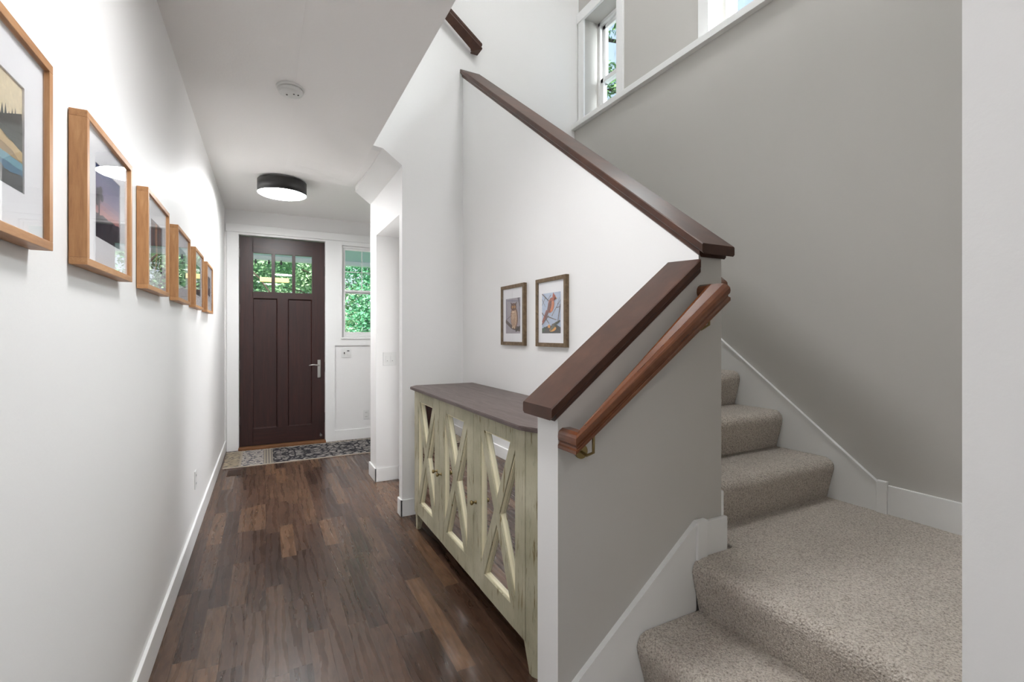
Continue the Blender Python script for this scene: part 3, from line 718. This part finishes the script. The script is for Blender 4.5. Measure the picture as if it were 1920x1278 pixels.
FL = ['oak-framed lakeside photograph cut off at the left edge, nearest the viewer', 'oak-framed photograph of a blue and pink dusk sky with a tree, second along the wall',
      'oak-framed photograph of a dark orange rock gorge, third along the wall', 'oak-framed photograph mostly hidden by a green window reflection, fourth along the wall',
      'oak-framed dim grey and brown photograph, second from the entry door', 'small-looking oak-framed photograph closest to the entry door']
FY = [.825, 1.452, 2.105, 2.760, 3.405, 4.050]
def wall_frame(i):
    y0 = FY[i]; y1 = y0+.425; z0, z1 = 1.485, 1.85; x0 = XL+.002; x1 = XL+.036; w = .017
    t = thing('picture_frame', FL[i], 'picture', (x0, (y0+y1)/2, z0), 'oak-framed photographs along the left wall')
    for nm, a in (('h', (y0, y1, z0, z0+w)), ('h', (y0, y1, z1-w, z1)), ('v', (y0, y0+w, z0+w, z1-w)), ('v', (y1-w, y1, z0+w, z1-w))):
        obj('frame_rail', bx(x0, x1, *a, bev=.0012), 'oak' if nm == 'h' else 'oakv', t)
    bm = B(); xm = x1-.010; my, mz = .075, .0
    # mat with a bevelled window
    a0, a1, b0, b1 = y0+.102, y1-.096, z0+.086, z1-.090
    O = [(y0+w-.002, z0+w-.002), (y1-w+.002, z0+w-.002), (y1-w+.002, z1-w+.002), (y0+w-.002, z1-w+.002)]; I = [(a0, b0), (a1, b0), (a1, b1), (a0, b1)]
    vo = [bm.verts.new((xm, *p)) for p in O]; vi = [bm.verts.new((xm, *p)) for p in I]; vj = [bm.verts.new((xm-.003, *p)) for p in I]
    for k in range(4):
        bm.faces.new((vo[k], vo[(k+1) % 4], vi[(k+1) % 4], vi[k])); bm.faces.new((vi[k], vi[(k+1) % 4], vj[(k+1) % 4], vj[k]))
    box(bm, x0, x0+.004, y0+w-.002, y1-w+.002, z0+w-.002, z1-w+.002)
    obj('mat', bm, 'mat', t)
    art('print', t, lambda u, v, d: (xm-.0034+d, a0-.003+(a1-a0+.006)*u, b0-.003+(b1-b0+.006)*v), PR[i])
    bm = B(); yc_, xc_, dd = (y0+y1)/2, x1-.0042, TILT[i]*(y1-y0)/2
    prism(bm, [(xc_-dd, y0+w-.001), (xc_+dd, y1-w+.001), (xc_+dd-.0015, y1-w+.001), (xc_-dd-.0015, y0+w-.001)], 'Z', z0+w-.002, z1-w+.002)
    obj('glass', bm, 'pglass', t)
TILT = [0, -.013, -.008, -.008, -.003, 0]
for i in range(6): wall_frame(i)

# ------------------------------------------------------------------ two bird prints
OWL = [((158, 150, 158), rect(0, 1, 0, 1)), ((128, 124, 140), bar((.03, 1), (.06, .3), .03)), ((132, 128, 142), bar((.1, .95), (1, .9), .02)), ((120, 116, 130), bar((.98, .4), (.92, 1), .03)),
    ((100, 90, 92), bar((.85, 1), (1, .75), .03)), ((122, 112, 116), bar((0, .38), (.35, .5), .015)), ((84, 66, 60), bar((-0, .36), (.45, .17), .05, .05)), ((84, 66, 60), bar((.45, .17), (1, .12), .05, .07)), ((60, 48, 50), bar((.7, .06), (1, .2), .03)),
    ((120, 84, 62), ell(.60, .45, .25, .33, .08)), ((196, 164, 134), ell(.58, .44, .20, .28, .08)), ((216, 190, 160), ell(.54, .52, .09, .12)),
    ((110, 72, 52), ell(.56, .75, .20, .11)), ((90, 58, 44), [(.42, .78), (.34, .90), (.52, .82)]), ((90, 58, 44), [(.62, .82), (.80, .90), (.72, .77)]),
    ((216, 160, 90), ell(.50, .75, .05, .035)), ((216, 160, 90), ell(.64, .75, .05, .035)), ((30, 26, 26), ell(.50, .75, .02, .018)), ((30, 26, 26), ell(.64, .75, .02, .018)), ((50, 40, 38), [(.55, .74), (.59, .74), (.57, .68)])]
OWL += [((128, 88, 66), ell(.47+.055*(k % 5), .24+.045*(k//5)+.01*(k % 2), .013, .016)) for k in range(40)] + [((206, 184, 160), ell(.55, .17, .05, .03)), ((206, 184, 160), ell(.68, .16, .05, .03))]
CARD = [((178, 190, 210), rect(0, 1, 0, 1)), ((70, 68, 66), [(0, 0), (1, 0), (1, .14), (.8, .2), (.55, .12), (.3, .18), (0, .12)]), ((58, 84, 58), ell(.1, .1, .09, .04, .6)), ((58, 84, 58), ell(.5, .06, .09, .03, -.4))]
for a, b, w in (((0, 1), (.42, .78), .016), ((.2, .9), (.0, .7), .010), ((.0, .86), (.2, .66), .009), ((0, .52), (.4, .24), .018), ((.0, .22), (.38, .44), .022), ((.3, .42), (.8, .32), .014), ((.55, .42), (.7, .56), .012), ((.7, .56), (1, .8), .012), ((.8, .62), (1, .64), .01), ((.5, .95), (.3, .8), .009), ((.85, .7), (.95, .86), .008), ((1, .7), (.86, .28), .022), ((.55, .2), (1, .3), .02)):
    CARD.append(((104, 86, 84), bar(a, b, w, w*.6)))
CARD += [((150, 82, 66), bar((.05, .26), (.30, .56), .045, .05)), ((112, 74, 70), bar((.2, .4), (.36, .56), .05, .05)), ((166, 92, 70), ell(.50, .69, .15, .27*.75, -.55)), ((206, 128, 92), ell(.58, .66, .09, .15, -.5)), ((120, 74, 66), ell(.43, .66, .085, .17, -.6)),
    ((170, 84, 64), ell(.68, .87, .09, .07)), ((176, 84, 62), [(.60, .9), (.64, 1.0), (.76, .88)]), ((222, 150, 96), [(.76, .88), (.84, .85), (.76, .83)]), ((46, 38, 38), ell(.74, .85, .04, .025)), ((24, 22, 22), ell(.70, .89, .012, .012)),
    ((226, 164, 84), ell(.62, .10, .18, .055, .15)), ((96, 92, 74), ell(.66, .17, .22, .05, .5)), ((220, 156, 84), ell(.42, .17, .07, .045)), ((60, 62, 52), bar((.7, .2), (.98, .3), .03, .02))]
def clipshape(pts):
    for ax in (0, 1):
        for lim, sg in ((0, 1), (1, -1)):
            out = []
            for k in range(len(pts)):
                p, q = pts[k], pts[(k+1) % len(pts)]; dp, dq = (p[ax]-lim)*sg, (q[ax]-lim)*sg
                if dp >= 0: out.append(p)
                if dp*dq < 0: tt = dp/(dp-dq); out.append((p[0]+(q[0]-p[0])*tt, p[1]+(q[1]-p[1])*tt))
            pts = out
            if len(pts) < 3: return None
    return pts
def bird_frame(y0, y1, shapes, label):
    z0, z1 = 1.255, 1.624; x1 = XB-.001; x0 = XB-.021; w = .021
    t = thing('picture_frame', label, 'picture', (x1, (y0+y1)/2, z0), 'bird prints above the console')
    for a in ((y0, y1, z0, z0+w), (y0, y1, z1-w, z1), (y0, y0+w, z0+w, z1-w), (y1-w, y1, z0+w, z1-w)): obj('frame_rail', bx(x0, x1, *a, bev=.001), 'drift', t)
    xm = x0+.009; obj('mat', bx(xm, x1, y0+w-.002, y1-w+.002, z0+w-.002, z1-w+.002), 'mat', t)
    a0, a1, b0, b1 = y0+.058, y1-.058, z0+.072, z1-.082
    sh = [(c, clipshape(p)) for c, p in shapes]; sh = [s for s in sh if s[1]]
    art('print', t, lambda u, v, d: (xm-.0006-d, a1-(a1-a0)*u, b0+(b1-b0)*v), sh)
    obj('glass', bx(xm-.0075, xm-.006, y0+w-.002, y1-w+.002, z0+w-.002, z1-w+.002), 'pglass', t)
bird_frame(2.405, 2.710, OWL, 'weathered wood frame with an owl print, left of the pair above the console')
bird_frame(1.972, 2.272, CARD, 'weathered wood frame with a red cardinal print, right of the pair above the console')

# ------------------------------------------------------------------ lamps, detector
def lamp(x, y, zc_, zb, label, mat, r=.206):
    t = thing('ceiling_lamp', label, 'lamp', (x, y, zc_))
    bm = B(); lathe(bm, (x, y, 0), [(r-.004, zb+.004), (r, zb), (r, zc_-.020), (r-.012, zc_-.016), (.09, zc_-.016)], 64)
    obj('drum_shade', bm, 'black', t, 'matte black drum shade')
    bm = B(); lathe(bm, (x, y, 0), [(r-.05, zc_-.018), (r-.05, zc_+.002)], 40); obj('canopy', bm, 'plate', t)
    bm = B(); lathe(bm, (x, y, 0), [(.02, zb-.007), (.12, zb-.006), (r-.012, zb-.002), (r-.003, zb+.003), (r-.003, zb+.006)], 64); obj('diffuser', bm, mat, t, 'lit white diffuser')
lamp(.137, 4.84, zc(.137, 4.84), 2.610, 'flat black drum ceiling lamp lit above the hallway near the entry door', 'diff')
lamp(1.55, 1.5, ZT, ZT-.12, 'large flat black drum lamp added high over the stairwell as unseen fill light', 'diffu', .3)  # extra lamp added to brighten the upper walls and landing
lamp(.15, -.9, zc(.15, -.9), 2.6, 'flat black drum ceiling lamp added behind the viewer as unseen fill light', 'diffb')  # extra lamp added to lift the near walls and lower steps
lamp(.33, 1.42, zc(.33, 1.42), 2.585, 'flat black drum ceiling lamp lit overhead beside the stairs, out of the picture', 'diffn')
t = thing('smoke_detector', 'round white smoke detector on the hallway ceiling', 'smoke detector', (.127, 2.985, zc(.127, 2.985)))
zz = zc(.127, 2.985)
bm = B(); lathe(bm, (.127, 2.985, 0), [(.074, zz+.003), (.074, zz-.010), (.070, zz-.013)], 48); obj('base', bm, 'plate', t)
bm = B(); lathe(bm, (.127, 2.985, 0), [(.066, zz-.012), (.066, zz-.026), (.060, zz-.036), (.03, zz-.039), (.005, zz-.040)], 48); obj('cover', bm, 'plate', t)
for a, r_, s in ((2.6, .022, .005), (-.6, .02, .0045), (-.2, .04, .004)):
    bm = B(); cyl(bm, (.127+r_*math.cos(a), 2.985+r_*math.sin(a), zz-.037), (.127+r_*math.cos(a), 2.985+r_*math.sin(a), zz-.0415), s, n=14)
    obj('sensor_hole', bm, 'slot', t)

# ------------------------------------------------------------------ wall plates
def outlet_x(label, y, z, s):       # on a wall facing +X
    t = thing('wall_outlet', label, 'outlet', (XL, y, z))
    obj('plate', bx(XL, XL+.006, y-.035, y+.035, z-.0575, z+.0575, bev=.002), 'plate', t)
    for dz in (-.026, .026):
        q = obj('socket', bx(XL+.004, XL+.0075, y-.017, y+.017, z+dz-.014, z+dz+.014, bev=.001), 'plate', t)
        bm = B(); box(bm, XL+.0076, XL+.0081, y-.009, y-.006, z+dz-.006, z+dz+.006); box(bm, XL+.0076, XL+.0081, y+.006, y+.009, z+dz-.006, z+dz+.006); obj('slots', bm, 'slot', q)
outlet_x('small white outlet low on the left wall', 3.69, .375, 1)
t = thing('wall_outlet', 'white outlet low on the wall below the sidelight', 'outlet', (1.13, YD, .29)); x, z = 1.14, .30
obj('plate', bx(x-.036, x+.036, YD-.006, YD, z-.0575, z+.0575, bev=.002), 'plate', t)
for dz in (-.026, .026):
    q = obj('socket', bx(x-.016, x+.016, YD-.0075, YD-.004, z+dz-.014, z+dz+.014, bev=.001), 'plate', t)
    bm = B(); box(bm, x-.009, x-.006, YD-.0082, YD-.0074, z+dz-.006, z+dz+.006); box(bm, x+.006, x+.009, YD-.0082, YD-.0074, z+dz-.006, z+dz+.006); obj('slots', bm, 'slot', q)
t = thing('light_switch', 'white double light switch on the recess wall', 'switch', (1.0, 4.32, 1.10)); x, z, y = 1.0, 1.10, 4.32
obj('plate', bx(x-.058, x+.058, y-.006, y, z-.06, z+.06, bev=.002), 'plate', t)
for dx in (-.023, .023):
    q = obj('rocker', bx(x+dx-.015, x+dx+.015, y-.009, y-.005, z-.030, z+.030, bev=.0015), 'plate', t)
    bm = B(); cyl(bm, (x+dx, y-.0088, z-.018), (x+dx, y-.0098, z-.018), .003, n=10); obj('indicator', bm, 'slot', q)
t = thing('light_switch', 'white switch plate with a small dark display below the sidelight', 'switch', (.897, YD, 1.09)); x, z, y = .897, 1.092, YD
obj('plate', bx(x-.058, x+.058, y-.006, y, z-.06, z+.06, bev=.002), 'plate', t)
obj('toggle', bx(x-.028, x-.018, y-.016, y-.005, z-.014, z+.008, bev=.001), 'slot', t)
q = obj('control', bx(x+.006, x+.040, y-.009, y-.005, z-.034, z+.036, bev=.001), 'plate', t); obj('display', bx(x+.010, x+.036, y-.0098, y-.0088, z+.018, z+.030), 'slot', q)
t = thing('floor_register', 'flush brown wooden floor vent beside the runner rug', 'vent', (-.26, 5.22, 0))
bm = B(); box(bm, -.325, -.205, 5.12, 5.125, 0, .004); box(bm, -.325, -.205, 5.315, 5.32, 0, .004); box(bm, -.325, -.32, 5.125, 5.315, 0, .004); box(bm, -.21, -.205, 5.125, 5.315, 0, .004)
obj('frame', bm, 'grille', t)
bm = B()
for k in range(12): box(bm, -.318, -.212, 5.13+k*.0155, 5.138+k*.0155, .0, .0035)
obj('slats', bm, 'grille', t)

# ------------------------------------------------------------------ runner rug
bm = B(); nx, ny = 40, 24
prism(bm, [(-.375, 5.40), (1.95, 5.40), (1.95, 6.115), (-.385, 6.115)], 'Z', .0005, .009)
bmesh.ops.bevel(bm, geom=[e for e in bm.edges], offset=.002, segments=2, affect='EDGES')
tag(obj('runner_rug', bm, 'rug'), 'patterned grey and navy runner rug lying across the entry door', 'rug')

# ------------------------------------------------------------------ outdoors
struct('floor_porch', bx(-1.5, 4, YD+.19, 8.35, -.2, -.03), 'deck')
g_ = obj('lawn', bx(-14, 22, 8.35, 34, -.6, -.515), 'grass'); tag(g_, 'green lawn beyond the porch', 'lawn', kind='stuff')
t = thing('porch_roof', 'pale blue porch ceiling with a white front beam seen through the door panes', 'porch', (1, 7.3, 2.5))
obj('roof_panel', bx(-2.2, 5, YD+.19, 8.32, 2.535, 2.62), 'porch', t); obj('beam', bx(-2.2, 5, 8.2, 8.32, 2.468, 2.535, bev=.004), 'trim', t)
for k, (x, lb) in enumerate(((-.135, 'leftmost'), (.045, 'middle'), (.215, 'rightmost'))):
    bm = B(); cyl(bm, (x, 8.19, 2.47), (x, 8.19, 2.45), .010, n=10); lathe(bm, (x, 8.19, 2.43), [(.004, -.028), (.016, -.018), (.019, 0), (.010, .018), (.009, .024)], 14)
    tag(obj('string_bulb', bm, 'slot'), '%s tiny dark bulb under the porch beam behind the left door pane' % lb, 'bulb', 'bulbs under the porch beam')
def tree(name, label, x, y, h, r, mat, n, seed, ls, z0=-.5, crown=(.1, 1.0), trunk=True):
    t = thing(name, label, 'tree', (x, y, z0)); R = random.Random(seed)
    bm = B()
    tube(bm, [(x, y, z0), (x+.05, y, z0+h*.3), (x-.05, y+.1, z0+h*.6), (x, y, z0+h*.92)], [.13, .10, .07, .02], 10)
    for k in range(9):
        a = R.uniform(0, 6.28); zb_ = z0+h*R.uniform(.25, .75); L = r*R.uniform(.5, .95)
        tube(bm, [(x, y, zb_), (x+L*.5*math.cos(a), y+L*.5*math.sin(a), zb_+L*.25), (x+L*math.cos(a), y+L*math.sin(a), zb_+L*.35)], [.035, .022, .008], 7)
    obj('trunk', bm, 'bark', t)
    V, F = [], []
    cl = [(R.uniform(0, 6.28), R.random()**.5, R.uniform(*crown)) for _ in range(int(60))]
    for k in range(n):
        a, q, zz = cl[R.randrange(len(cl))]; rr = r*(1-.5*abs(zz-.45))
        c = Vector((x+rr*q*math.cos(a)+R.gauss(0, .26), y+rr*q*math.sin(a)+R.gauss(0, .26), max(z0+.25, z0+h*zz+R.gauss(0, .2))))
        u = Vector((R.gauss(0, 1), R.gauss(0, 1), R.gauss(0, .6))).normalized(); w = u.orthogonal().normalized(); w.rotate(Matrix.Rotation(R.uniform(0, 6.28), 3, u))
        s = ls*R.uniform(.6, 1.3); i = len(V); V += [c-u*s, c+w*s*.42-u*s*.1, c+u*s, c-w*s*.42-u*s*.1]; F.append((i, i+1, i+2, i+3))
    me = bpy.data.meshes.new('foliage'); me.from_pydata([v-t.location for v in V], [], F); me.materials.append(M[mat]); o = bpy.data.objects.new('foliage', me); COL.objects.link(o); o.parent = t
    return t
tr_ = tree('leafy_tree', 'loose light green tree behind the left and middle door panes', -.5, 12.2, 6.2, 1.15, 'leaf', 26000, 1, .055)
tree('leafy_tree', 'bushier green tree behind the right door pane', 1.45, 15.4, 6.4, 1.35, 'leaf', 24000, 2, .065)
tree('leafy_tree', 'dense deep green tree filling the sidelight window', 2.75, 11.6, 5.4, 1.15, 'leafd', 26000, 3, .05, crown=(.06, 1.0))
for k, (x, y) in enumerate(((-4.2, 20), (.4, 20.4), (5.0, 20), (9.6, 20.4))):
    tree('background_tree', ['far green tree showing at the left side of the door panes', 'far green tree straight behind the door panes', 'far green tree behind the gap between door and sidelight', 'far green tree out to the right of the sidelight'][k], x, y, 9, 1.75, 'leaf', 9000, 20+k, .16, crown=(.1, 1))
bm = B(); tube(bm, [(-.45, 12.0, 4.2), (-.75, 10.9, 3.1), (-.1, 10.8, 2.45), (.35, 10.8, 1.75), (.5, 10.8, 1.3)], [.03, .02, .018, .015, .008], 8); obj('branch', bm, 'bark', tr_, 'thin dark bare branch')
bm = B(); tube(bm, [(-.45, 12.0, 4.4), (.55, 10.9, 3.2), (.95, 10.9, 2.75), (1.3, 10.9, 2.3)], [.03, .022, .02, .01], 8); obj('branch', bm, 'bark', tr_, 'thin dark bare branch')
bm = B(); box(bm, -.10, .42, 10.5, 10.56, 2.36, 2.45, .01); tag(obj('yellow_bar', bm, 'yellow'), 'pale orange-yellow bar outside, seen through the left door pane', 'bar')
# tree by the stair windows
def side_tree():
    t = thing('leafy_tree', 'bright green leafy branches outside the stairwell windows', 'tree', (4.9, 5.3, -.5)); R = random.Random(5)
    bm = B(); tube(bm, [(4.9, 5.3, -.5), (4.85, 5.3, 2.5), (4.9, 5.4, 5), (5.0, 5.4, 8)], [.12, .1, .07, .03], 10)
    tips = []
    for k in range(26):
        z = 3.8+k*.14; a = R.uniform(2.6, 5.2) if k % 3 else R.uniform(0, 6.28); L = R.uniform(.9, 2.3) if k % 2 else R.uniform(.4, .9)
        p = [Vector((4.88, 5.35, z)), Vector((4.88+L*.5*math.cos(a), 5.35+L*.5*math.sin(a), z+.2)), Vector((4.88+L*math.cos(a), 5.35+L*math.sin(a), z+.25))]
        tube(bm, p, [.03, .015, .006], 7); tips.append(p)
    obj('trunk', bm, 'bark', t)
    V, F = [], []
    for p in tips:
        for k in range(230):
            q = R.uniform(.2, 1.05); c = (p[0].lerp(p[1], q*2) if q < .5 else p[1].lerp(p[2], q*2-1))+Vector((R.gauss(0, .10), R.gauss(0, .10), R.gauss(0, .12)))
            u = Vector((R.gauss(0, 1), R.gauss(0, 1), R.gauss(0, 1))).normalized(); w = u.orthogonal().normalized(); s = R.uniform(.035, .065); i = len(V)
            V += [c-u*s, c+w*s*.6, c+u*s, c-w*s*.6]; F.append((i, i+1, i+2, i+3))
    me = bpy.data.meshes.new('foliage'); me.from_pydata([v-t.location for v in V], [], F); me.materials.append(M['leafl']); o = bpy.data.objects.new('foliage', me); COL.objects.link(o); o.parent = t
side_tree()
tag(obj('roof_eave', bx(2.67, 3.15, .0, 6.4, 4.5, 4.62), 'porch'), 'pale roof eave overhang above the stairwell windows', 'eave')
